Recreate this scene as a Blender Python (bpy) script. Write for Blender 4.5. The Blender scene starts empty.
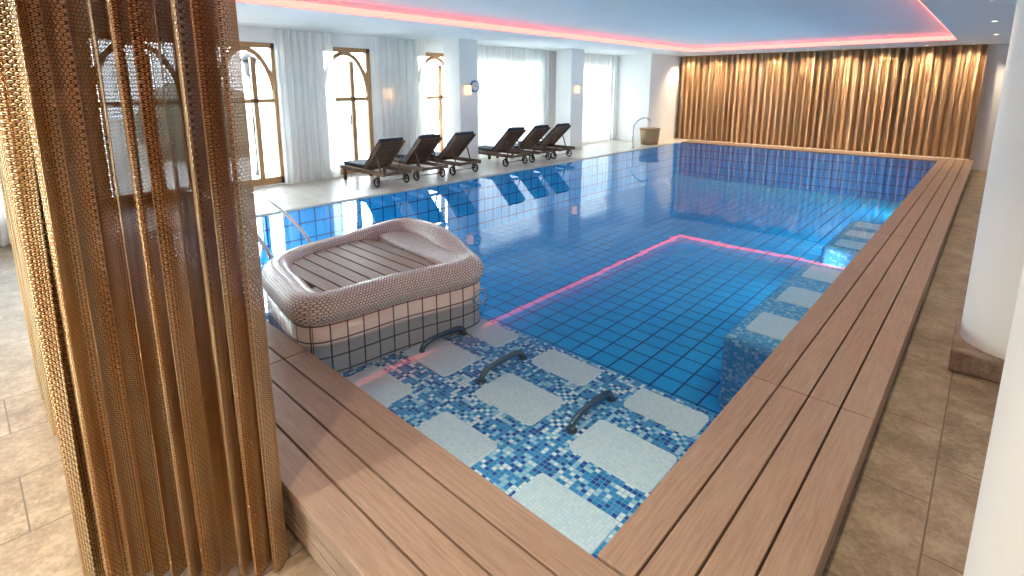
import bpy, bmesh, math, random
from mathutils import Vector, Matrix
random.seed(7)
S = 1.7
D = bpy.data
scene = bpy.context.scene
COL = scene.collection

# ------------------------------------------------------------ node helpers
class NT:
    def __init__(s, name):
        s.m = D.materials.new(name); s.m.use_nodes = True
        s.t = s.m.node_tree; s.t.nodes.clear()
        s.out = s.t.nodes.new('ShaderNodeOutputMaterial')
    def n(s, typ, **kw):
        nd = s.t.nodes.new(typ)
        for k, v in kw.items():
            setattr(nd, k, v)
        return nd
    def l(s, a, b): s.t.links.new(a, b)
    def math(s, op, a, b=None, c=None, clamp=False):
        nd = s.n('ShaderNodeMath', operation=op); nd.use_clamp = clamp
        for i, x in enumerate((a, b, c)):
            if x is None: continue
            if isinstance(x, (int, float)): nd.inputs[i].default_value = x
            else: s.l(x, nd.inputs[i])
        return nd.outputs[0]
    def vmath(s, op, a, b=None):
        nd = s.n('ShaderNodeVectorMath', operation=op)
        for i, x in enumerate((a, b)):
            if x is None: continue
            if isinstance(x, (tuple, list)): nd.inputs[i].default_value = x
            else: s.l(x, nd.inputs[i])
        return nd
    def mix(s, f, a, b, blend='MIX'):
        nd = s.n('ShaderNodeMix', data_type='RGBA', blend_type=blend)
        for i, x in ((0, f), (6, a), (7, b)):
            if isinstance(x, (int, float)): nd.inputs[i].default_value = x
            elif isinstance(x, (tuple, list)): nd.inputs[i].default_value = (*x[:3], 1)
            else: s.l(x, nd.inputs[i])
        return nd.outputs[2]
    def ramp(s, fac, stops, const=False):
        nd = s.n('ShaderNodeValToRGB')
        cr = nd.color_ramp
        if const: cr.interpolation = 'CONSTANT'
        while len(cr.elements) < len(stops): cr.elements.new(0.5)
        for e, (p, c) in zip(cr.elements, stops):
            e.position = p; e.color = (*c[:3], 1)
        s.l(fac, nd.inputs[0]); return nd.outputs[0]
    def uv(s): return s.n('ShaderNodeTexCoord').outputs['UV']
    def obj(s): return s.n('ShaderNodeTexCoord').outputs['Object']
    def mapping(s, v, scale=(1,1,1), rot=(0,0,0), loc=(0,0,0)):
        nd = s.n('ShaderNodeMapping'); s.l(v, nd.inputs[0])
        nd.inputs['Scale'].default_value = scale; nd.inputs['Rotation'].default_value = rot
        nd.inputs['Location'].default_value = loc
        return nd.outputs[0]
    def noise(s, v, scale=5, detail=3, rough=.5):
        nd = s.n('ShaderNodeTexNoise'); nd.inputs['Scale'].default_value = scale
        nd.inputs['Detail'].default_value = detail; nd.inputs['Roughness'].default_value = rough
        if v is not None: s.l(v, nd.inputs['Vector'])
        return nd.outputs[0]
    def bump(s, h, strength=.3, dist=.01):
        nd = s.n('ShaderNodeBump'); nd.inputs['Strength'].default_value = strength
        nd.inputs['Distance'].default_value = dist; s.l(h, nd.inputs['Height']); return nd.outputs[0]
    def pbr(s, color, rough=.5, metal=0, bump=None, **kw):
        p = s.n('ShaderNodeBsdfPrincipled')
        for k, x in (('Base Color', color), ('Roughness', rough), ('Metallic', metal)):
            if isinstance(x, (int, float)): p.inputs[k].default_value = x
            elif isinstance(x, (tuple, list)): p.inputs[k].default_value = (*x[:3], 1)
            else: s.l(x, p.inputs[k])
        if bump is not None: s.l(bump, p.inputs['Normal'])
        s.l(p.outputs[0], s.out.inputs[0]); return p
    def hexd(s, v, size):
        p = s.vmath('SCALE', v); p.inputs[3].default_value = 1.0/size
        a = s.vmath('MULTIPLY', p.outputs[0], (1, 1/1.7320508, 0)).outputs[0]
        def cell(x):
            f = s.vmath('FRACTION', x).outputs[0]
            f = s.vmath('SUBTRACT', f, (.5, .5, 0)).outputs[0]
            f = s.vmath('MULTIPLY', f, (1, 1.7320508, 0)).outputs[0]
            return s.vmath('LENGTH', f).outputs['Value']
        d1 = cell(a); d2 = cell(s.vmath('ADD', a, (.5, .5, 0)).outputs[0])
        return s.math('MINIMUM', d1, d2)

def simple(name, color, rough=.5, metal=0, bumpscale=None):
    t = NT(name)
    b = None
    if bumpscale:
        nz = t.noise(t.obj(), bumpscale, 4)
        b = t.bump(nz, .15, .01)
    nz2 = t.noise(t.obj(), 2.3, 4)
    c = t.mix(nz2, tuple(x*.95 for x in color), tuple(min(1, x*1.04) for x in color))
    t.pbr(c, rough, metal, b)
    return t.m

def emis(name, color, strength):
    t = NT(name)
    e = t.n('ShaderNodeEmission'); e.inputs[0].default_value = (*color, 1); e.inputs[1].default_value = strength
    t.l(e.outputs[0], t.out.inputs[0]); return t.m

def wood(name, c1, c2, c3, rough=.45, var=.25):
    t = NT(name)
    g = t.n('ShaderNodeNewGeometry')
    isl = g.outputs['Random Per Island']
    off = t.n('ShaderNodeCombineXYZ'); t.l(t.math('MULTIPLY', isl, 37.0), off.inputs[0]); t.l(t.math('MULTIPLY', isl, 11.0), off.inputs[1])
    v = t.vmath('ADD', t.uv(), off.outputs[0]).outputs[0]
    g1 = t.noise(t.mapping(v, (1.2, 22, 1)), 3, 6, .6)
    g2 = t.noise(t.mapping(v, (4, 120, 1)), 3, 3, .6)
    big = t.noise(t.mapping(v, (.8, 3, 1)), 1.5, 2)
    f = t.math('ADD', t.math('MULTIPLY', g1, .6), t.math('MULTIPLY', g2, .4))
    c = t.ramp(f, [(.3, c1), (.5, c2), (.72, c3)])
    c = t.mix(t.math('MULTIPLY', isl, var), c, tuple(x*.6 for x in c2))
    c = t.mix(t.math('MULTIPLY', big, .35), c, c3)
    t.pbr(c, rough, 0, t.bump(f, .12, .004))
    return t.m

M = {}
M['deckwood'] = wood('deck_wood', (.16, .10, .068), (.285, .193, .135), (.415, .305, .22), .45, .22)
M['frame'] = wood('window_frame_wood', (.30, .15, .06), (.45, .235, .10), (.56, .32, .15), .4, .1)
M['darkwood'] = wood('lounger_wood', (.06, .03, .02), (.12, .06, .035), (.18, .10, .06), .45)
M['plaster'] = simple('white_plaster', (.92, .91, .89), .85, 0, 60)
M['ceil'] = simple('ceiling_paint', (.88, .89, .89), .7)
M['column'] = simple('column_plaster', (.82, .82, .76), .7, 0, 30)
M['steel'] = simple('stainless_steel', (.7, .72, .74), .18, 1)
M['darksteel'] = simple('grab_bar_steel', (.16, .20, .24), .22, .85)
M['black'] = simple('black_metal', (.02, .02, .02), .4, .5)
M['cushion'] = simple('dark_cushion', (.03, .04, .06), .8, 0, 200)
M['white'] = simple('white_fabric', (.85, .85, .83), .8, 0, 150)
M['blue'] = simple('clock_blue', (.03, .14, .42), .4)
M['led'] = emis('cove_led_pink', (1.0, .13, .105), 5.0)
M['lamp'] = emis('lamp_glow', (1.0, .78, .52), 5.0)
M['sconce'] = emis('sconce_glow', (1.0, .60, .34), 2.0)
M['poolfill'] = emis('underwater_fill_glow', (.45, .85, 1.0), 4.0)  # glow of the fill lights added under water

def stone(name, c1, c2, c3, tile=(.62, .42), grout=(.25, .20, .15), rough=.5, off=.5):
    t = NT(name)
    o = t.obj()
    b = t.n('ShaderNodeTexBrick'); b.offset = off; b.squash = 1
    b.inputs['Scale'].default_value = 1; b.inputs['Brick Width'].default_value = tile[0]; b.inputs['Row Height'].default_value = tile[1]
    b.inputs['Mortar Size'].default_value = .004; b.inputs['Mortar Smooth'].default_value = .1
    b.inputs['Color1'].default_value = (0, 0, 0, 1); b.inputs['Color2'].default_value = (1, 1, 1, 1); b.inputs['Mortar'].default_value = (.5, .5, .5, 1)
    t.l(t.mapping(o, rot=(0, 0, math.radians(90))), b.inputs['Vector'])
    n1 = t.noise(o, 5, 8, .65); n2 = t.noise(o, 45, 5, .6)
    f = t.math('ADD', t.math('MULTIPLY', n1, .6), t.math('MULTIPLY', n2, .4))
    c = t.ramp(f, [(.38, c1), (.5, c2), (.60, c3)])
    c = t.mix(t.math('MULTIPLY', b.outputs['Color'], .25), c, c3)
    c = t.mix(b.outputs['Fac'], c, grout)
    hgt = t.math('SUBTRACT', t.math('MULTIPLY', f, .5), b.outputs['Fac'])
    t.pbr(c, rough, 0, t.bump(hgt, .35, .004))
    return t.m
M['floor'] = stone('floor_travertine', (.14, .10, .062), (.25, .185, .122), (.37, .295, .205), (.75, .5), (.12, .09, .06), .48)
M['deckstone'] = stone('poolside_limestone', (.60, .55, .48), (.70, .65, .57), (.78, .74, .66), (.6, .6), (.46, .41, .34), .3, 0)
M['plinth'] = stone('plinth_stone', (.18, .12, .08), (.28, .20, .15), (.36, .27, .20), (5, 5))

def grid_tile(name, c1, c2, grout, size, mortar=.008, rough=.15):
    t = NT(name)
    b = t.n('ShaderNodeTexBrick'); b.offset = 0; b.squash = 1
    b.inputs['Scale'].default_value = 1; b.inputs['Brick Width'].default_value = size; b.inputs['Row Height'].default_value = size
    b.inputs['Mortar Size'].default_value = mortar; b.inputs['Mortar Smooth'].default_value = .1
    b.inputs['Color1'].default_value = (*c1, 1); b.inputs['Color2'].default_value = (*c2, 1); b.inputs['Mortar'].default_value = (*grout, 1)
    t.l(t.uv(), b.inputs['Vector'])
    t.pbr(b.outputs['Color'], rough, 0, t.bump(t.math('SUBTRACT', 1.0, b.outputs['Fac']), .3, .003))
    return t.m
M['pooltile'] = grid_tile('pool_blue_tile', (.012, .39, .76), (.02, .44, .81), (.003, .05, .20), .23, .010)
M['whitetile'] = grid_tile('white_wall_tile', (.82, .79, .74), (.76, .72, .68), (.14, .13, .14), .118, .006)

def mosaic(name, stops, size=.027, grout=(.25, .42, .62), wave=True):
    t = NT(name)
    uv = t.uv()
    p = t.vmath('SCALE', uv); p.inputs[3].default_value = 1/size
    fl = t.vmath('FLOOR', p.outputs[0]).outputs[0]
    wn = t.n('ShaderNodeTexWhiteNoise', noise_dimensions='2D'); t.l(fl, wn.inputs['Vector'])
    f = wn.outputs['Value']
    if wave:
        flow = t.noise(t.mapping(fl, (.07, .07, 1)), 1.0, 2)
        f = t.math('ADD', t.math('MULTIPLY', f, .75), t.math('MULTIPLY', t.math('SUBTRACT', flow, .36), .95), clamp=True)
    c = t.ramp(f, stops, True)
    fr = t.vmath('FRACTION', p.outputs[0]).outputs[0]
    fr = t.vmath('ABSOLUTE', t.vmath('SUBTRACT', fr, (.5, .5, .5)).outputs[0]).outputs[0]
    sx = t.n('ShaderNodeSeparateXYZ'); t.l(fr, sx.inputs[0])
    edge = t.math('GREATER_THAN', t.math('MAXIMUM', sx.outputs[0], sx.outputs[1]), .44)
    c = t.mix(edge, c, grout)
    t.pbr(c, .2)
    return t.m
M['mosaic'] = mosaic('blue_wave_mosaic', [(0, (.88, .92, .96)), (.26, (.38, .66, .84)), (.38, (.05, .30, .68)), (.55, (.012, .09, .40)), (.72, (.02, .28, .60)), (.86, (.48, .74, .88))])
M['mosaicw'] = mosaic('white_pad_mosaic', [(0, (.78, .85, .91)), (.4, (.84, .89, .94)), (.8, (.72, .81, .89))], .02, (.64, .74, .83), False)
M['mosaicb'] = mosaic('pale_blue_mosaic', [(0, (.35, .62, .82)), (.3, (.06, .36, .70)), (.6, (.13, .45, .76)), (.85, (.55, .77, .90))], .027)

def penny():
    t = NT('penny_round_mosaic')
    d = t.hexd(t.uv(), .023)
    f = t.ramp(d, [(.36, (1, 1, 1)), (.45, (0, 0, 0))])
    p = t.vmath('SCALE', t.uv()); p.inputs[3].default_value = 30
    nz = t.noise(p.outputs[0], 1.0, 3)
    tile = t.ramp(nz, [(.35, (.78, .73, .68)), (.6, (.92, .90, .86))])
    c = t.mix(f, (.26, .20, .17), tile)
    t.pbr(c, .25, 0, t.bump(f, .5, .004))
    return t.m
M['penny'] = penny()

def chain(name, size, alpha, cols, metal=.85, rough=.38):
    t = NT(name)
    uv = t.uv()
    d = t.hexd(uv, size)
    lum = t.ramp(d, [(.0, (.04, .04, .04)), (.13, (.12, .12, .12)), (.23, (1, 1, 1)), (.38, (.85, .85, .85)), (.49, (.04, .04, .04))])
    nz = t.noise(t.mapping(uv, (7, .3, 1)), 2.2, 3)
    c1 = t.ramp(nz, [(.35, cols[0]), (.5, cols[1]), (.66, cols[2])])
    c = t.mix(lum, (.07, .03, .012), c1)
    p = t.pbr(c, rough, metal, t.bump(lum, 1.0, .006))
    if alpha:
        hole = t.math('GREATER_THAN', d, .55)
        hole2 = t.math('LESS_THAN', d, .07)
        a = t.math('SUBTRACT', 1.0, t.math('MAXIMUM', hole, hole2))
        t.l(a, p.inputs['Alpha'])
    return t.m
M['chain'] = chain('copper_chain_mesh', .0150, True, ((.70, .37, .15), (.96, .62, .30), (1.0, .86, .56)), .95, .28)
M['chainfar'] = chain('copper_chain_mesh_far', .022, False, ((.76, .46, .24), (.92, .62, .36), (1.0, .78, .52)))

def sheer():
    t = NT('sheer_voile')
    uv = t.uv()
    d = t.n('ShaderNodeBsdfDiffuse'); d.inputs[0].default_value = (.93, .94, .93, 1)
    tr = t.n('ShaderNodeBsdfTranslucent'); tr.inputs[0].default_value = (.95, .96, .96, 1)
    m1 = t.n('ShaderNodeMixShader'); m1.inputs[0].default_value = .62
    t.l(d.outputs[0], m1.inputs[1]); t.l(tr.outputs[0], m1.inputs[2])
    tp = t.n('ShaderNodeBsdfTransparent')
    m2 = t.n('ShaderNodeMixShader')
    nz = t.noise(t.mapping(uv, (9, .2, 1)), 3, 2)
    f = t.math('MULTIPLY_ADD', nz, .4, .0, clamp=True)
    t.l(f, m2.inputs[0]); t.l(m1.outputs[0], m2.inputs[1]); t.l(tp.outputs[0], m2.inputs[2])
    t.l(m2.outputs[0], t.out.inputs[0]); return t.m
M['sheer'] = sheer()

def glass():
    t = NT('window_glass')
    fr = t.n('ShaderNodeFresnel'); fr.inputs[0].default_value = 1.45
    tp = t.n('ShaderNodeBsdfTransparent'); tp.inputs[0].default_value = (.93, .97, .98, 1)
    gl = t.n('ShaderNodeBsdfGlossy'); gl.inputs['Roughness'].default_value = .02
    m = t.n('ShaderNodeMixShader'); t.l(fr.outputs[0], m.inputs[0]); t.l(tp.outputs[0], m.inputs[1]); t.l(gl.outputs[0], m.inputs[2])
    t.l(m.outputs[0], t.out.inputs[0]); return t.m
M['glass'] = glass()

def water():
    t = NT('pool_water')
    o = t.obj()
    n1 = t.noise(t.mapping(o, (1, 1.3, 1)), 2.2, 2, .5)
    b = t.bump(n1, .04, .02)
    fr = t.n('ShaderNodeFresnel'); fr.inputs[0].default_value = 1.31; t.l(b, fr.inputs['Normal'])
    tp = t.n('ShaderNodeBsdfTransparent'); tp.inputs[0].default_value = (.82, .96, 1.0, 1)
    gl = t.n('ShaderNodeBsdfGlossy'); gl.inputs['Roughness'].default_value = .015; t.l(b, gl.inputs['Normal'])
    m = t.n('ShaderNodeMixShader'); t.l(fr.outputs[0], m.inputs[0]); t.l(tp.outputs[0], m.inputs[1]); t.l(gl.outputs[0], m.inputs[2])
    t.l(m.outputs[0], t.out.inputs[0]); return t.m
M['water'] = water()
def leaf():
    t = NT('hedge_leaves')
    nz = t.noise(t.obj(), 18, 5, .7)
    c = t.ramp(nz, [(.35, (.14, .20, .14)), (.6, (.45, .50, .42))])
    t.pbr(c, .8, 0, t.bump(nz, 1, .05)); return t.m
M['hedge'] = leaf()
def wicker():
    t = NT('wicker')
    w = t.n('ShaderNodeTexWave'); w.wave_type = 'BANDS'; w.bands_direction = 'Z'
    w.inputs['Scale'].default_value = 14; w.inputs['Distortion'].default_value = 1.0; t.l(t.obj(), w.inputs['Vector'])
    c = t.mix(w.outputs[1], (.22, .13, .06), (.55, .37, .20))
    t.pbr(c, .7, 0, t.bump(w.outputs[1], .6, .01)); return t.m
M['wicker'] = wicker()

# ------------------------------------------------------------ mesh builder
class MB:
    def __init__(s): s.v = []; s.f = []; s.uv = []; s.mi = []; s.mats = []; s.smooth = []
    def mat(s, m):
        if m not in s.mats: s.mats.append(m)
        return s.mats.index(m)
    def face(s, idx, uvs, m, smooth=False):
        s.f.append(idx); s.uv.append(uvs); s.mi.append(s.mat(m)); s.smooth.append(smooth)
    def box(s, x0, x1, y0, y1, z0, z1, m, uv='plan', M4=None):
        b = len(s.v)
        P = [Vector((x, y, z)) for z in (z0, z1) for y in (y0, y1) for x in (x0, x1)]
        dims = (x1-x0, y1-y0, z1-z0); la = max(range(3), key=lambda i: dims[i])
        for p in P: s.v.append(M4 @ p if M4 else p)
        for q, ax in (((0,2,3,1),2), ((4,5,7,6),2), ((0,1,5,4),1), ((2,6,7,3),1), ((0,4,6,2),0), ((1,3,7,5),0)):
            if uv == 'long':
                o = [i for i in range(3) if i != la]
                us = [(P[k][la], P[k][o[0]] + P[k][o[1]]) for k in q]
            else:
                o = [i for i in range(3) if i != ax]
                us = [(P[k][o[0]], P[k][o[1]]) for k in q]
            s.face([b+k for k in q], us, m)
        return s
    def tube(s, pts, r, m, n=10, closed=False, rfun=None, squash=1.0, cap=True):
        pts = [Vector(p) for p in pts]; N = len(pts); b = len(s.v); L = 0; Ls = []
        up0 = Vector((0, 0, 1)); prev = None
        for i, p in enumerate(pts):
            if closed: tg = pts[(i+1) % N] - pts[i-1]
            else: tg = pts[min(i+1, N-1)] - pts[max(i-1, 0)]
            tg.normalize()
            ref = up0 if abs(tg.z) < .95 or prev is not None else Vector((1, 0, 0))
            if prev is None:
                side = tg.cross(ref).normalized()
            else:
                side = (prev - tg*prev.dot(tg)).normalized()
            prev = side
            upv = side.cross(tg).normalized()
            rr = rfun(i/N) if rfun else r
            for k in range(n):
                a = 2*math.pi*k/n
                s.v.append(p + side*math.cos(a)*rr + upv*math.sin(a)*rr*squash)
            if i: L += (pts[i]-pts[i-1]).length
            Ls.append(L)
        Lt = L + (pts[0]-pts[-1]).length
        rings = N if closed else N-1
        for i in range(rings):
            j = (i+1) % N
            u0 = Ls[i]; u1 = Ls[j] if j else Lt
            for k in range(n):
                k2 = (k+1) % n
                w0 = 2*math.pi*r*k/n; w1 = 2*math.pi*r*(k+1)/n
                s.face([b+i*n+k, b+j*n+k, b+j*n+k2, b+i*n+k2], [(u0,w0),(u1,w0),(u1,w1),(u0,w1)], m, True)
        if not closed and cap:
            s.face([b+k for k in range(n)], [(0,0)]*n, m)
            s.face([b+(N-1)*n+k for k in reversed(range(n))], [(0,0)]*n, m)
        return s
    def cyl(s, x, y, z0, z1, r0, m, r1=None, n=32, caps=True):
        r1 = r0 if r1 is None else r1
        b = len(s.v)
        for z, r in ((z0, r0), (z1, r1)):
            for k in range(n):
                a = 2*math.pi*k/n; s.v.append(Vector((x+r*math.cos(a), y+r*math.sin(a), z)))
        for k in range(n):
            k2 = (k+1) % n
            s.face([b+k, b+k2, b+n+k2, b+n+k], [(r0*2*math.pi*k/n, z0), (r0*2*math.pi*(k+1)/n, z0), (r0*2*math.pi*(k+1)/n, z1), (r0*2*math.pi*k/n, z1)], m, True)
        if caps:
            s.face([b+k for k in reversed(range(n))], [(s.v[b+k].x, s.v[b+k].y) for k in reversed(range(n))], m)
            s.face([b+n+k for k in range(n)], [(s.v[b+n+k].x, s.v[b+n+k].y) for k in range(n)], m)
        return s
    def prism(s, outline, z0, z1, mside, mtop):
        b = len(s.v); n = len(outline); L = 0
        for z in (z0, z1):
            for p in outline: s.v.append(Vector((p[0], p[1], z)))
        for k in range(n):
            k2 = (k+1) % n
            d = math.dist(outline[k], outline[k2])
            s.face([b+k, b+k2, b+n+k2, b+n+k], [(L, z0), (L+d, z0), (L+d, z1), (L, z1)], mside, True); L += d
        s.face([b+n+k for k in range(n)], [tuple(p[:2]) for p in outline], mtop)
        return s
    def obj(s, name, parent=None, bevel=0, seg=2, loc=None, rotz=0):
        me = D.meshes.new(name); me.from_pydata([tuple(v) for v in s.v], [], s.f)
        ul = me.uv_layers.new(name='UVMap'); i = 0
        for us in s.uv:
            for u in us: ul.data[i].uv = u; i += 1
        for m in s.mats: me.materials.append(m)
        for p, mi, sm in zip(me.polygons, s.mi, s.smooth): p.material_index = mi; p.use_smooth = sm
        me.update()
        o = D.objects.new(name, me); COL.objects.link(o)
        if bevel:
            md = o.modifiers.new('Bevel', 'BEVEL'); md.width = bevel; md.segments = seg; md.limit_method = 'ANGLE'
            md.angle_limit = math.radians(50)
        if loc: o.location = loc
        o.rotation_euler[2] = rotz
        if parent: o.parent = parent
        return o

def empty(name, loc=(0,0,0), rotz=0):
    e = D.objects.new(name, None); COL.objects.link(e); e.location = loc; e.rotation_euler[2] = rotz; e.empty_display_size = .1
    return e
def catmull(P, n=10, closed=True):
    out = []; N = len(P)
    rng = range(N) if closed else range(N-1)
    for i in rng:
        g = (lambda k: Vector(P[k % N])) if closed else (lambda k: Vector(P[max(0, min(N-1, k))]))
        p0, p1, p2, p3 = g(i-1), g(i), g(i+1), g(i+2)
        for j in range(n):
            t = j/n
            out.append(.5*((2*p1)+(p2-p0)*t+(2*p0-5*p1+4*p2-p3)*t*t+(3*p1-p0-3*p2+p3)*t**3))
    if not closed: out.append(Vector(P[-1]))
    return out

def drape(name, path, z0, z1, mat, amp, period, step=.012, parent=None, irr=.3, seed=1, nz=8, loose=0.0):
    rnd = random.Random(seed)
    pts = [Vector((p[0], p[1])) for p in path]
    segs = []; tot = 0
    for a, b in zip(pts, pts[1:]):
        segs.append((a, b, tot, (b-a).length)); tot += (b-a).length
    N = int(tot/step)
    ph = [rnd.uniform(0, 6.28) for _ in range(6)]
    mb = MB()
    L = 0; prev = None
    base = []
    for i in range(N+1):
        d = tot*i/N
        for a, b, st, ln in segs:
            if d <= st+ln+1e-6: break
        t = (d-st)/ln
        p = a.lerp(b, t); tg = (b-a).normalized(); nrm = Vector((-tg.y, tg.x))
        base.append((d, p, tg, nrm))
    us = []
    def off(d, k):
        q = d + irr*period*math.sin(d*2.1/period*.23+ph[0]) + .5*irr*period*math.sin(d*5.3+ph[1]) + loose*period*math.sin(k*1.9+d*6+ph[5])
        w = 2*math.pi*q/period
        a = amp*(1+irr*math.sin(d*1.7/period*.31+ph[2]))*(1+loose*(1-k)*.8)
        s1 = math.sin(w)
        return a*(s1*(1.15-.15*s1*s1)) + irr*amp*math.sin(2*w+ph[3]+(.4+4*loose)*k) + .5*irr*amp*math.sin(3.3*w+ph[4]-.6*k)
    for i, (d, p, tg, nrm) in enumerate(base):
        q = p + nrm*off(d, 0)
        if prev is not None: L += (q-prev).length
        prev = q; us.append(L)
    for j in range(nz+1):
        k = j/nz
        z = z0+(z1-z0)*k
        for (d, p, tg, nrm) in base:
            q = p + nrm*off(d, k) + tg*(.25*amp*math.sin(2*math.pi*d/period*2+ph[4]))
            mb.v.append(Vector((q.x, q.y, z)))
    W = N+1
    for j in range(nz):
        za = z0+(z1-z0)*j/nz; zb = z0+(z1-z0)*(j+1)/nz
        for i in range(N):
            mb.face([j*W+i, j*W+i+1, (j+1)*W+i+1, (j+1)*W+i], [(us[i], za), (us[i+1], za), (us[i+1], zb), (us[i], zb)], mat, True)
    return mb.obj(name, parent)

# ------------------------------------------------------------ dimensions (metres; z=0 is the top of the wooden pool bench)
def h(*a): return tuple(x*S for x in a) if len(a) > 1 else a[0]*S
PX0, PX1 = h(-4.2, -.52)
PY0, PY1 = h(.825, 9.15)
BXO = h(-.155); BYO = h(.455)
FLO = -.30; DEC = -.01; WAT = -.022; DEEP = -1.05
SOF = 2.66; TRY = 2.82
RX0, RX1 = h(-5.4), h(.95)
RY0, RY1 = h(-1.7), h(9.85)

# ---------------- floors
mb = MB()
mb.box(RX0, RX1, RY0, BYO+.1, FLO-.1, FLO, M['floor'])
mb.box(BXO-.1, RX1, BYO+.1, RY1, FLO-.1, FLO, M['floor'])
mb.obj('floor')
mb = MB()
mb.box(RX0, PX0-.22, BYO+.1, RY1, FLO-.1, DEC, M['deckstone'])
mb.box(PX0-.22, BXO-.1, h(9.5), RY1, FLO-.1, DEC, M['deckstone'])
mb.obj('floor_poolside')
mb = MB()
mb.box(PX0-.22, PX0, PY0, h(9.5), FLO, 0.0, M['deckstone'])
mb.obj('trim_coping', bevel=.008)

# ---------------- pool shell
mb = MB()
mb.box(PX0-.1, PX1+.1, PY0-.1, PY1+.1, DEEP-.1, DEEP, M['pooltile'])
mb.box(PX0, PX0+.03, PY0, PY1, DEEP, WAT-.012, M['pooltile'])
mb.box(PX1-.002, PX1+.1, PY0, PY1, DEEP, -.045, M['pooltile'])
mb.box(PX0, PX1, PY0-.1, PY0, DEEP, -.045, M['pooltile'])
mb.box(PX0, PX1, PY1, PY1+.1, DEEP, -.045, M['pooltile'])
pool = mb.obj('swimming_pool')
mb = MB(); mb.v = [Vector((PX0, PY0, WAT)), Vector((PX1, PY0, WAT)), Vector((PX1, PY1, WAT)), Vector((PX0, PY1, WAT))]
mb.face([0,1,2,3], [(0,0)]*4, M['water']); mb.obj('water_surface', pool)
SH = -.255
mb = MB(); mb.box(h(-2.9), PX1-.003, PY0+.001, h(1.73), DEEP, SH, M['mosaic']); mb.obj('massage_shelf', pool, .03, 4)
def pad(mb, cx, cy, wx, wy, z):
    pts = []
    r = .035
    for (sx, sy, a0) in ((1,1,0),(-1,1,90),(-1,-1,180),(1,-1,270)):
        for k in range(6):
            a = math.radians(a0+k*18)
            pts.append((cx+sx*(wx/2-r)+r*math.cos(a), cy+sy*(wy/2-r)+r*math.sin(a)))
    mb.prism(pts, z-.02, z+.010, M['mosaicw'], M['mosaicw'])
mb = MB()
for cx in (-.74, -1.185, -1.64):
    for j, cy in enumerate((1.00, 1.315, 1.61)):
        pad(mb, h(cx), h(cy), h(.29 if j == 1 else .27), h(.20 if j == 1 else .15), SH)
mb.obj('seat_pads', pool)
for k, (y0, y1) in enumerate(((2.45, 3.95), (4.4, 5.5))):
    mb = MB(); mb.box(h(-.86), PX1-.003, h(y0), h(y1), DEEP, -.33, M['mosaicb']); mb.obj('submerged_bench_%d' % (k+1), pool, .07, 5)
    mb = MB()
    n = 3
    for i in range(n):
        cy = y0+(y1-y0)*(i+.5)/n
        pad(mb, h(-.69), h(cy), h(.2), h((y1-y0)/n*.55), -.33)
    mb.obj('bench_pads_%d' % (k+1), pool)
for k, (x, y) in enumerate(((-.925, 1.42), (-1.365, 1.42), (-1.72, 1.40))):
    mb = MB(); X, Y = h(x, y)
    P = [(X, Y-.21, SH), (X, Y-.20, SH+.04), (X, Y-.14, SH+.07), (X, Y, SH+.075), (X, Y+.14, SH+.07), (X, Y+.20, SH+.04), (X, Y+.21, SH)]
    mb.tube(catmull(P, 5, False), .020, M['darksteel'], 10)
    for yy in (Y-.21, Y+.21): mb.cyl(X, yy, SH, SH+.008, .035, M['darksteel'], n=16)
    mb.obj('grab_bar_%d' % (k+1), pool)
for k, (x, y, ax) in enumerate(((PX1-.015, 4.18*S, 'x'), (PX1-.015, 5.9*S, 'x'), (PX1-.015, 6.9*S, 'x'), (PX1-.015, 8.0*S, 'x'), (-3.6*S, PY0+.015, 'y'), (-3.1*S, PY0+.015, 'y'))):  # fill lights added to brighten the pool, on walls the camera cannot see
    mb = MB(); mb.cyl(0, 0, -.012, .012, .09, M['poolfill'], n=24); mb.cyl(0, 0, -.014, .006, .11, M['steel'], n=24)
    le = empty('added_pool_light_%d' % (k+1), (x, y, -.5)); le.parent = pool
    o = mb.obj('lens', le)
    o.rotation_euler = (0, -math.pi/2, 0) if ax == 'x' else (-math.pi/2, 0, 0)
    ld = D.lights.new('lamp', 'SPOT'); ld.energy = 60 if k == 0 else 160; ld.color = (.66, .92, 1.0); ld.spot_size = math.radians(150); ld.spot_blend = 1; ld.shadow_soft_size = .09
    lo = D.objects.new('lamp', ld); COL.objects.link(lo); lo.parent = le
    if ax == 'x': lo.location = (-.05, 0, 0); lo.rotation_euler = (0, math.radians(90), 0)
    else: lo.location = (0, .05, 0); lo.rotation_euler = (math.radians(90), 0, 0)

# ---------------- wooden bench round the pool
mb = MB()
pw = (BXO-PX1)/4; g = .005; th = .045
cuts_y = [PY0+.006, 1.80*S, 4.3*S, 6.8*S, h(9.5)]
for i in range(4):
    x0 = PX1+i*pw+g; x1 = PX1+(i+1)*pw-g
    for a, b in zip(cuts_y, cuts_y[1:]):
        mb.box(x0, x1, a+.003, b-.003, -th, 0, M['deckwood'], 'long')
pf = (PY0-BYO)/4
cuts_x = [PX0-.3, h(-1.84), BXO]
for i in range(4):
    y0 = BYO+i*pf+g; y1 = BYO+(i+1)*pf-g
    for a, b in zip(cuts_x, cuts_x[1:]):
        mb.box(a+.003, b-.003, y0, y1, -th, 0, M['deckwood'], 'long')
fy = (h(9.5)-PY1)/4
for i in range(4):
    mb.box(PX0+.003, PX1-.003, PY1+i*fy+g, PY1+(i+1)*fy-g, -th, 0, M['deckwood'], 'long')
bench = empty('wooden_pool_bench')
mb.obj('planks', bench, .004, 2)
mb = MB()
mb.box(PX1+.101, BXO-.05, BYO+.05, h(9.48), FLO, -th-.001, M['darkwood'], 'long')
mb.box(PX0-.28, PX1+.1, BYO+.05, PY0-.101, FLO, -th-.001, M['darkwood'], 'long')
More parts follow.
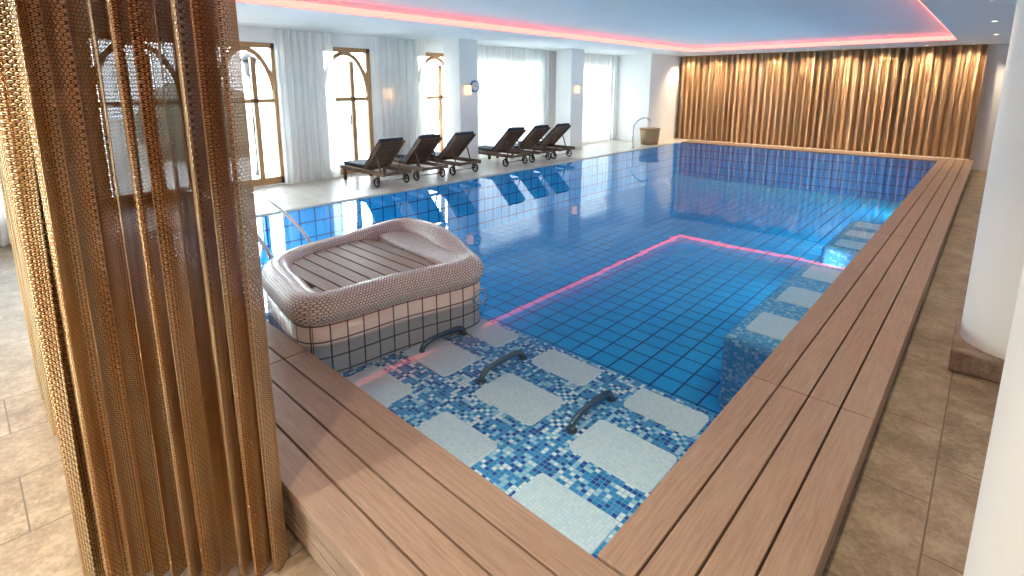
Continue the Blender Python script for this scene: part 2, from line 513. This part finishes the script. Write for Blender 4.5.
mb.box(PX0+.002, PX1, PY1+.101, h(9.48), FLO, -th-.001, M['darkwood'], 'long')
mb.obj('plinth', bench)
mb = MB()
for zz in (-.115, -.185, -.255):
    mb.box(BXO-.05, BXO-.022, BYO+.03, h(9.5), zz, zz+.058, M['deckwood'], 'long')
    mb.box(PX0-.3, BXO-.03, BYO+.022, BYO+.05, zz, zz+.058, M['deckwood'], 'long')
mb.obj('fascia_slats', bench, .003)

# ---------------- mosaic lounge island
isl = empty('mosaic_lounge_island')
OUT = [(-1.87,.86), (-1.80,1.25), (-1.735,1.57), (-1.80,1.70), (-2.05,1.79), (-2.35,1.84), (-2.54,1.79), (-2.62,1.60), (-2.64,1.35), (-2.59,1.10), (-2.46,.93), (-2.18,.86)]
oc = [(p.x*S, p.y*S) for p in catmull([(a, b, 0) for a, b in OUT], 8)]
cen = Vector((sum(p[0] for p in oc)/len(oc), sum(p[1] for p in oc)/len(oc)))
def inset(pts, d):
    out = []; n = len(pts)
    for i in range(n):
        a = Vector(pts[i-1]); b = Vector(pts[(i+1) % n]); t = (b-a).normalized()
        nn = Vector((-t.y, t.x)); p = Vector(pts[i])
        if (cen-p).dot(nn) < 0: nn = -nn
        out.append(tuple(p+nn*d))
    return out
mb = MB(); mb.prism(oc, SH, .18, M['whitetile'], M['penny']); mb.obj('tiled_base', isl)
rimp = inset(oc, .09)
def rimz(i):
    x, y = rimp[i]
    f = max(0, min(1, (y/S-1.45)/.3)) * max(0, min(1, (-x/S-1.9)/.3))
    return .205 + .08*f
mb = MB(); mb.tube([(p[0], p[1], rimz(i)) for i, p in enumerate(rimp)], .125, M['penny'], 24, True, squash=.9)
mb.obj('rounded_rim', isl)
mb = MB()
hp = [(-1.80,1.50), (-1.80,1.65), (-2.08,1.73), (-2.34,1.77), (-2.48,1.72), (-2.55,1.58)]
hp = [(x*S, y*S) for x, y in hp]
mb.prism(hp, .18, .295, M['penny'], M['penny']); mb.obj('headrest', isl, .03, 4)
mb = MB(); X, Y = h(-1.74), h(1.62)
mb.tube([(X+.05, Y+.07*math.cos(a), .01+.07*math.sin(a)) for a in [2*math.pi*k/20 for k in range(20)]], .010, M['steel'], 8, True)
mb.obj('grab_ring', isl)
inn = inset(oc, .13)
mb = MB()
def xr(yv):
    xs = []
    n = len(inn)
    for i in range(n):
        (xa, ya), (xb, yb) = inn[i], inn[(i+1) % n]
        if (ya-yv)*(yb-yv) < 0: xs.append(xa+(xb-xa)*(yv-ya)/(yb-ya))
    return (min(xs), max(xs)) if len(xs) > 1 else None
ys = [p[1] for p in inn]; y = min(ys)+.01
while y < 1.50*S:
    a = xr(y+.005); c = xr(y+.105)
    if a and c:
        x0 = max(a[0], c[0]); x1 = min(a[1], c[1])
        zt = .268
        mb.box(x0, x1, y, y+.105, zt-.04, zt, M['deckwood'], 'long')
    y += .118
mb.obj('slatted_deck', isl, .004)
rail = empty('pool_entry_handrail')
for k, dy in enumerate((0, .45)):
    mb = MB()
    P = [(-4.36*S, 1.12*S+dy, DEC), (-4.33*S, 1.12*S+dy, .32), (-4.22*S, 1.13*S+dy, .42), (-3.6*S, 1.16*S+dy, .38), (-3.2*S, 1.2*S+dy, .12), (-3.05*S, 1.22*S+dy, -.25), (-3.03*S, 1.22*S+dy, DEEP+.01)]
    mb.tube(catmull(P, 6, False), .021, M['steel'], 10)
    mb.obj('rail_%d' % (k+1), rail)
mb = MB()
X, Y = h(-4.3), h(7.55)
mb.tube(catmull([(X, Y, .005), (X-.02, Y, .45), (X+.05, Y, .72), (X+.28, Y+.05, .86), (X+.45, Y+.08, .80)], 7, False), .022, M['steel'], 10)
mb.cyl(X, Y, .0, .02, .06, M['steel'])
mb.obj('water_spout')

# ---------------- walls
WIN = [(-1.15,-.45), (-.30,.45), (.80,1.50), (1.74,2.34), (2.80,3.42), (4.06,4.72), (4.95,6.45), (7.1,8.5)]
WT = 2.42
mb = MB(); prev = RY0
for a, b in WIN:
    mb.box(RX0-.25, RX0, prev, a*S, FLO-.1, 3.1, M['plaster'])
    mb.box(RX0-.25, RX0, a*S, b*S, WT, 3.1, M['plaster'])
    mb.box(RX0-.25, RX0, a*S, b*S, FLO-.1, DEC+.02, M['plaster'])
    prev = b*S
mb.box(RX0-.25, RX0, prev, RY1, FLO-.1, 3.1, M['plaster'])
mb.obj('wall_left')
MB().box(RX0-.25, RX1+.2, RY1, RY1+.2, FLO-.1, 3.1, M['plaster']).obj('wall_far')
MB().box(RX1, RX1+.2, RY0, RY1, FLO-.1, 3.1, M['plaster']).obj('wall_right')
FILL_WIN = [(-5.2, -2.9)]  # unseen opening added for frontal daylight on mesh curtain and bench
mb = MB(); prev = RX0-.25
for a, b in FILL_WIN:
    mb.box(prev, a, RY0-.2, RY0, FLO-.1, 3.1, M['plaster'])
    mb.box(a, b, RY0-.2, RY0, 2.5, 3.1, M['plaster']); mb.box(a, b, RY0-.2, RY0, FLO-.1, FLO+.05, M['plaster'])
    prev = b
mb.box(prev, RX1+.2, RY0-.2, RY0, FLO-.1, 3.1, M['plaster'])
mb.obj('wall_back')
MB().box(RX0, h(-4.62), h(8.62), RY1, DEC, SOF, M['plaster']).obj('wall_niche')
def portal(e, w_, h_, loc, rot):
    ld = D.lights.new('daylight_portal', 'AREA'); ld.shape = 'RECTANGLE'; ld.size = w_; ld.size_y = h_; ld.cycles.is_portal = True
    lo = D.objects.new('daylight_portal', ld); COL.objects.link(lo); lo.location = loc; lo.rotation_euler = rot; lo.parent = e
# ---------------- windows
for wi, (a, b) in enumerate(WIN):
    e = empty('window_%d' % (wi+1), (RX0-.06, (a+b)/2*S, 0))
    W = (b-a)*S; z0 = DEC+.02; z1 = WT; H = z1-z0; fw = .085
    mb = MB(); F = M['frame']
    mb.box(-.04, .05, -W/2, -W/2+fw, z0, z1, F, 'long'); mb.box(-.04, .05, W/2-fw, W/2, z0, z1, F, 'long')
    mb.box(-.04, .05, -W/2, W/2, z1-fw, z1, F, 'long'); mb.box(-.04, .05, -W/2, W/2, z0, z0+.12, F, 'long')
    wide = W > 1.5
    ztr = z0+H*.60
    mb.box(-.03, .04, -W/2, W/2, ztr-.035, ztr+.035, F, 'long')
    for yy in ((-W/6, W/6) if wide else (.12*W,)):
        mb.box(-.03, .04, yy-.04, yy+.04, z0, z1-.25 if not wide else ztr, F, 'long')
    R = W/2-fw*.6; Rz = (z1-fw-ztr)*.98
    arc = [(0, R*math.cos(t), ztr+Rz*math.sin(t)) for t in [math.pi*k/24 for k in range(25)]]
    mb.tube(arc, .042, F, 8)
    mb.obj('frame', e, .006)
    mb = MB(); mb.box(-.004, .004, -W/2+.03, W/2-.03, z0+.05, z1-.03, M['glass']); mb.obj('pane', e)
    mb = MB(); mb.box(.055, .065, .03, .05, z0+.95, z0+1.15, M['black']); mb.obj('handle', e)
    portal(e, H, W, (-.1, 0, (z0+z1)/2), (0, -math.pi/2, 0))
for k, (a, b) in enumerate(FILL_WIN):
    e = empty('window_%d' % (len(WIN)+k+1), ((a+b)/2, RY0-.1, 0)); W = b-a; z0 = FLO+.05; z1 = 2.5  # frame and pane of the added back opening
    mb = MB(); F = M['frame']
    for x in (-W/2, -W/6-.035, W/6-.035, W/2-.07): mb.box(x, x+.07, -.04, .05, z0, z1, F, 'long')
    mb.box(-W/2, W/2, -.04, .05, z0, z0+.1, F, 'long'); mb.box(-W/2, W/2, -.04, .05, z1-.07, z1, F, 'long')
    mb.obj('frame', e, .006)
    MB().box(-W/2+.03, W/2-.03, -.004, .004, z0+.05, z1-.03, M['glass']).obj('pane', e)
    portal(e, W, z1-z0, (0, -.1, (z0+z1)/2), (math.pi/2, 0, 0))

# ---------------- ceiling: soffit ring + raised tray
TX0, TX1, TY0, TY1 = h(-3.9), h(-.48), h(.1), h(8.62)
mb = MB()
C = M['ceil']
mb.box(RX0, TX0, RY0, RY1, SOF, TRY+.1, C); mb.box(TX1, RX1, RY0, RY1, SOF, TRY+.1, C)
mb.box(TX0, TX1, RY0, TY0, SOF, TRY+.1, C); mb.box(TX0, TX1, TY1, RY1, SOF, TRY+.1, C)
mb.box(TX0, TX1, TY0, TY1, TRY, TRY+.1, C)
mb.obj('ceiling')
mb = MB(); L = M['led']; q = .02
z0, z1 = SOF+.01, SOF+.09
mb.box(TX0, TX0+q, TY0, TY1, z0, z1, L); mb.box(TX1-q, TX1, TY0, TY1, z0, z1, L)
mb.box(TX0+q, TX1-q, TY1-q, TY1, z0, z1, L); mb.box(TX0+q, TX1-q, TY0, TY0+q, z0, z1, L)
mb.obj('trim_cove_led')

# ---------------- pillars and columns
for y0, y1 in ((4.35, 4.65), (6.64, 6.97)):
    MB().box(h(-5.2), h(-4.9), y0*S, y1*S, DEC, SOF, M['plaster']).obj('pillar', bevel=.01)
for cx, cy in ((.2, 2.94), (.258, 1.08), (.24, 5.6), (.24, 8.0)):
    e = empty('round_column', (cx*S, cy*S, 0))
    mb = MB(); mb.cyl(0, 0, FLO, SOF, .2*S, M['column'], n=64, caps=False); mb.obj('shaft', e)
    if cy != 1.08:
        mb = MB(); mb.box(-.37, .37, -.37, .37, FLO, FLO+.17, M['plinth']); mb.obj('plinth', e, .02, 3)

# ---------------- metal curtains
drape('metal_mesh_curtain', [(h(-4.56), h(9.68)), (h(-.2), h(9.68))], DEC+.005, SOF-.01, M['chainfar'], .05, .17, .011, None, .12, 3, 2)
mc = empty('metal_mesh_curtain')
drape('panel_receding', [h(-3.2, .16), h(-1.42, .11)], FLO+.02, SOF-.01, M['chain'], .05, .20, .007, mc, .3, 5, 12, .05)
drape('panel_gathered', [h(-1.44, .09), h(-1.30, .25), h(-1.165, .42)], FLO+.015, SOF-.01, M['chain'], .036, .076, .003, mc, .27, 12, 16, .07)
mb = MB(); mb.box(h(-3.2), h(-1.1), h(.1), h(.18), SOF-.03, SOF-.001, M['steel']); mb.obj('track', mc)

# ---------------- sheer curtains
for i, (y0, y1, x) in enumerate(((2.27, 2.92, -5.3), (3.40, 4.12, -5.3), (-.35,.85,-5.3), (4.72, 5.5, -5.3), (5.5, 6.6, -5.3), (6.98, 7.5, -5.3), (7.5, 8.6, -5.3), (-1.2,-.4,-5.3))):
    zb = FLO+.02 if y1 < .5 or i == 2 else DEC+.02
    if i == 2: y1 = .30  # this sheer and the last one are added to dim daylight on the left floor
    drape('sheer_curtain', [(x*S, y0*S), (x*S, y1*S)], zb, SOF-.02, M['sheer'], .045, .15, .012, None, .3, 20+i, 4)

# ---------------- loungers
def lounger(x, y, rot):
    e = empty('sun_lounger', (x, y, DEC), rot)
    W = .58; Lg = 1.46; fz = .27; hx = .80; bl = .74; ang = math.radians(43)
    mb = MB(); w = M['darkwood']
    for sy in (-1, 1):
        yy = sy*(W/2-.02)
        mb.box(0, Lg, yy-.02, yy+.02, fz-.07, fz, w, 'long')
        mb.box(.12, .17, yy-.025, yy+.025, 0, fz-.07, w, 'long')
        mb.box(Lg-.22, Lg-.17, yy-.02, yy+.02, .07, fz-.07, w, 'long')
    for xx in (0, .6, Lg-.04):
        mb.box(xx, xx+.04, -W/2+.04, W/2-.04, fz-.06, fz-.01, w, 'long')
    xx = .05
    while xx < hx-.05:
        mb.box(xx, xx+.055, -W/2+.04, W/2-.04, fz-.005, fz+.012, w, 'long'); xx += .072
    mb.obj('frame', e, .004)
    R = Matrix.Translation((hx, 0, fz+.01)) @ Matrix.Rotation(-ang, 4, 'Y')
    mb = MB()
    for sy in (-1, 1):
        mb.box(0, bl, sy*(W/2-.06)-.02, sy*(W/2-.06)+.02, -.035, 0, w, 'long', R)
    t = .02
    while t < bl-.05:
        mb.box(t, t+.055, -W/2+.03, W/2-.03, 0, .016, w, 'long', R); t += .072
    mb.obj('back_rest', e, .003)
    mb = MB(); mb.box(.03, hx-.01, -W/2+.05, W/2-.05, fz+.013, fz+.065, M['cushion'])
    mb.box(.01, bl+.01, -W/2+.05, W/2-.05, .018, .07, M['cushion'], 'plan', R)
    mb.obj('cushion', e, .02, 3)
    mb = MB(); mb.box(bl-.2, bl-.02, -W/2+.12, W/2-.12, .071, .115, M['white'], 'plan', R); mb.obj('head_pillow', e, .02, 3)
    mb = MB()
    for sy in (-1, 1):
        px = hx+bl*.6*math.cos(ang); pz = fz+bl*.6*math.sin(ang)
        mb.tube([(px, sy*(W/2-.09), pz), (px+.12, sy*(W/2-.09), fz-.02)], .013, w, 8)
    mb.obj('strut', e)
    mb = MB()
    for sy in (-1, 1):
        yy = sy*(W/2+.012); c = (Lg-.195, .09)
        ring = [(c[0]+.075*math.cos(a), yy, c[1]+.075*math.sin(a)) for a in [2*math.pi*k/20 for k in range(20)]]
        mb.tube(ring, .015, M['black'], 8, True)
        for k in range(5):
            a = 2*math.pi*k/5; mb.tube([(c[0], yy, c[1]), (c[0]+.07*math.cos(a), yy, c[1]+.07*math.sin(a))], .007, w, 6)
    mb.tube([(Lg-.195, -W/2-.03, .09), (Lg-.195, W/2+.03, .09)], .012, M['steel'], 8)
    mb.obj('wheels', e)
for y in (3.04, 3.54, 4.02, 4.94, 5.42, 5.90):
    lounger(h(-5.24), y*S, math.radians(random.uniform(-2, 2)))

# ---------------- basket, sconces, clock
e = empty('wicker_basket', (h(-4.40)-.06, h(8.35), DEC+.001))
mb = MB(); mb.cyl(0, 0, 0, .46, .25, M['wicker'], .29, 28); mb.obj('body', e)
mb = MB(); mb.tube([(.29*math.cos(a), .29*math.sin(a), .46) for a in [2*math.pi*k/28 for k in range(28)]], .02, M['wicker'], 8, True)
mb.obj('rim', e)
def sconce(loc):
    e = empty('wall_sconce', loc)
    MB().box(.0, .02, -.06, .06, -.11, .11, M['steel']).obj('back_plate', e, .003)
    MB().box(.021, .09, -.075, .075, -.10, .10, M['sconce']).obj('shade', e, .01)
    MB().box(.02, .10, -.085, .085, .10, .115, M['steel']).obj('cap', e, .002)
sconce((RX0, 3.62*S, 1.55)); sconce((h(-4.9), 4.45*S, 1.62)); sconce((h(-4.9), 6.76*S, 1.62)); sconce((RX0, .62*S, 1.55))
e = empty('wall_clock', (h(-4.9), 4.59*S, 1.70))
mb = MB(); mb.cyl(0, 0, 0, .025, .125, M['blue'], n=32); mb.cyl(0, 0, .025, .03, .095, M['white'], n=32)
for k in range(12):
    a = 2*math.pi*k/12
    mb.box(.072, .088, -.004, .004, .03, .033, M['black'], 'plan', Matrix.Rotation(a, 4, 'Z'))
mb.box(-.01, .05, -.005, .005, .033, .036, M['black'], 'plan', Matrix.Rotation(math.radians(200), 4, 'Z'))
mb.box(-.01, .075, -.004, .004, .036, .039, M['black'], 'plan', Matrix.Rotation(math.radians(95), 4, 'Z'))
o = mb.obj('body', e); o.rotation_euler = (0, math.pi/2, 0)

# ---------------- recessed downlights
def down(x, y, z, power, size=95, col=(1, .74, .48), tilt=None, r=.04):
    e = empty('ceiling_downlight', (x, y, z))
    mb = MB(); mb.cyl(0, 0, -.004, .0, .045, M['steel'], n=24); mb.cyl(0, 0, -.006, -.004, .026, M['lamp'], n=24); mb.obj('fixture', e)
    ld = D.lights.new('bulb', 'SPOT'); ld.energy = power; ld.color = col; ld.spot_size = math.radians(size); ld.spot_blend = .6; ld.shadow_soft_size = r
    lo = D.objects.new('bulb', ld); COL.objects.link(lo); lo.location = (0, 0, -.03); lo.parent = e
    if tilt: lo.rotation_euler = tilt
for y in (.2, 1.6, 3.2, 4.8, 6.4, 8.0):
    down(h(-.12), y*S, SOF, 90, 110, (1, .78, .54))
for x in [-4.35+.5*k for k in range(9)]:
    down(x*S, h(9.50), SOF, 95, 120, (1, .78, .52), (math.radians(8), 0, 0))
for x in (-3.2, -2.2, -1.3, -.5):  # unseen row added behind the camera to light the near mesh curtain
    down(x*S, h(-.45), SOF, 160, 120, (1, .86, .68))

# ---------------- outside
MB().box(-40, RX0-.25, -12, 30, FLO-.2, FLO, simple('terrace_paving', (.7, .7, .68), .8)).obj('terrace_ground')
MB().box(RX0-.25, 8, -16, RY0-.2, FLO-.2, FLO, D.materials['terrace_paving']).obj('garden_ground')
for k, (x, y, r) in enumerate(((-16, 1, 1.2), (-17, 5.0, 1.5), (-16.5, 8.5, 1.3), (-17, 12, 1.4), (-16, 16, 1.3))):
    bm = bmesh.new(); bmesh.ops.create_icosphere(bm, subdivisions=4, radius=r)
    for v in bm.verts:
        v.co *= 1+.13*math.sin(v.co.x*7+k)*math.cos(v.co.y*6)+random.uniform(-.03, .03); v.co.z *= .8
    me = D.meshes.new('hedge'); bm.to_mesh(me); bm.free(); me.materials.append(M['hedge'])
    o = D.objects.new('garden_shrub', me); COL.objects.link(o); o.location = (x, y, FLO+r*.6)
e = empty('street_lamp', (-12.2, 4.68, FLO))
mb = MB(); mb.cyl(0, 0, 0, 2.2, .04, M['black']); mb.cyl(0, 0, 0, .25, .09, M['black'], .05)
mb.cyl(0, 0, 2.2, 2.56, .08, M['black'], .16, n=6); mb.cyl(0, 0, 2.56, 2.75, .21, M['black'], .02, n=6); mb.obj('lantern', e)

# ---------------- world
w = D.worlds.new('World'); scene.world = w; w.use_nodes = True
nt = w.node_tree; bg = nt.nodes['Background']
bg.inputs[0].default_value = (.90, .96, 1.0, 1); bg.inputs[1].default_value = 17.5

# ---------------- camera
cd = D.cameras.new('camera'); cam = D.objects.new('camera', cd); COL.objects.link(cam)
cam.location = (0, 0, 1.7); cam.rotation_euler = (math.radians(90-10.8), 0, math.radians(42.8))
cd.sensor_width = 36; cd.lens = 520/1024*36; cd.shift_y = -102.5/1024; cd.clip_start = .05
scene.camera = cam
scene.view_settings.view_transform = 'Standard'
scene.view_settings.look = 'None'
scene.view_settings.exposure = 0.2
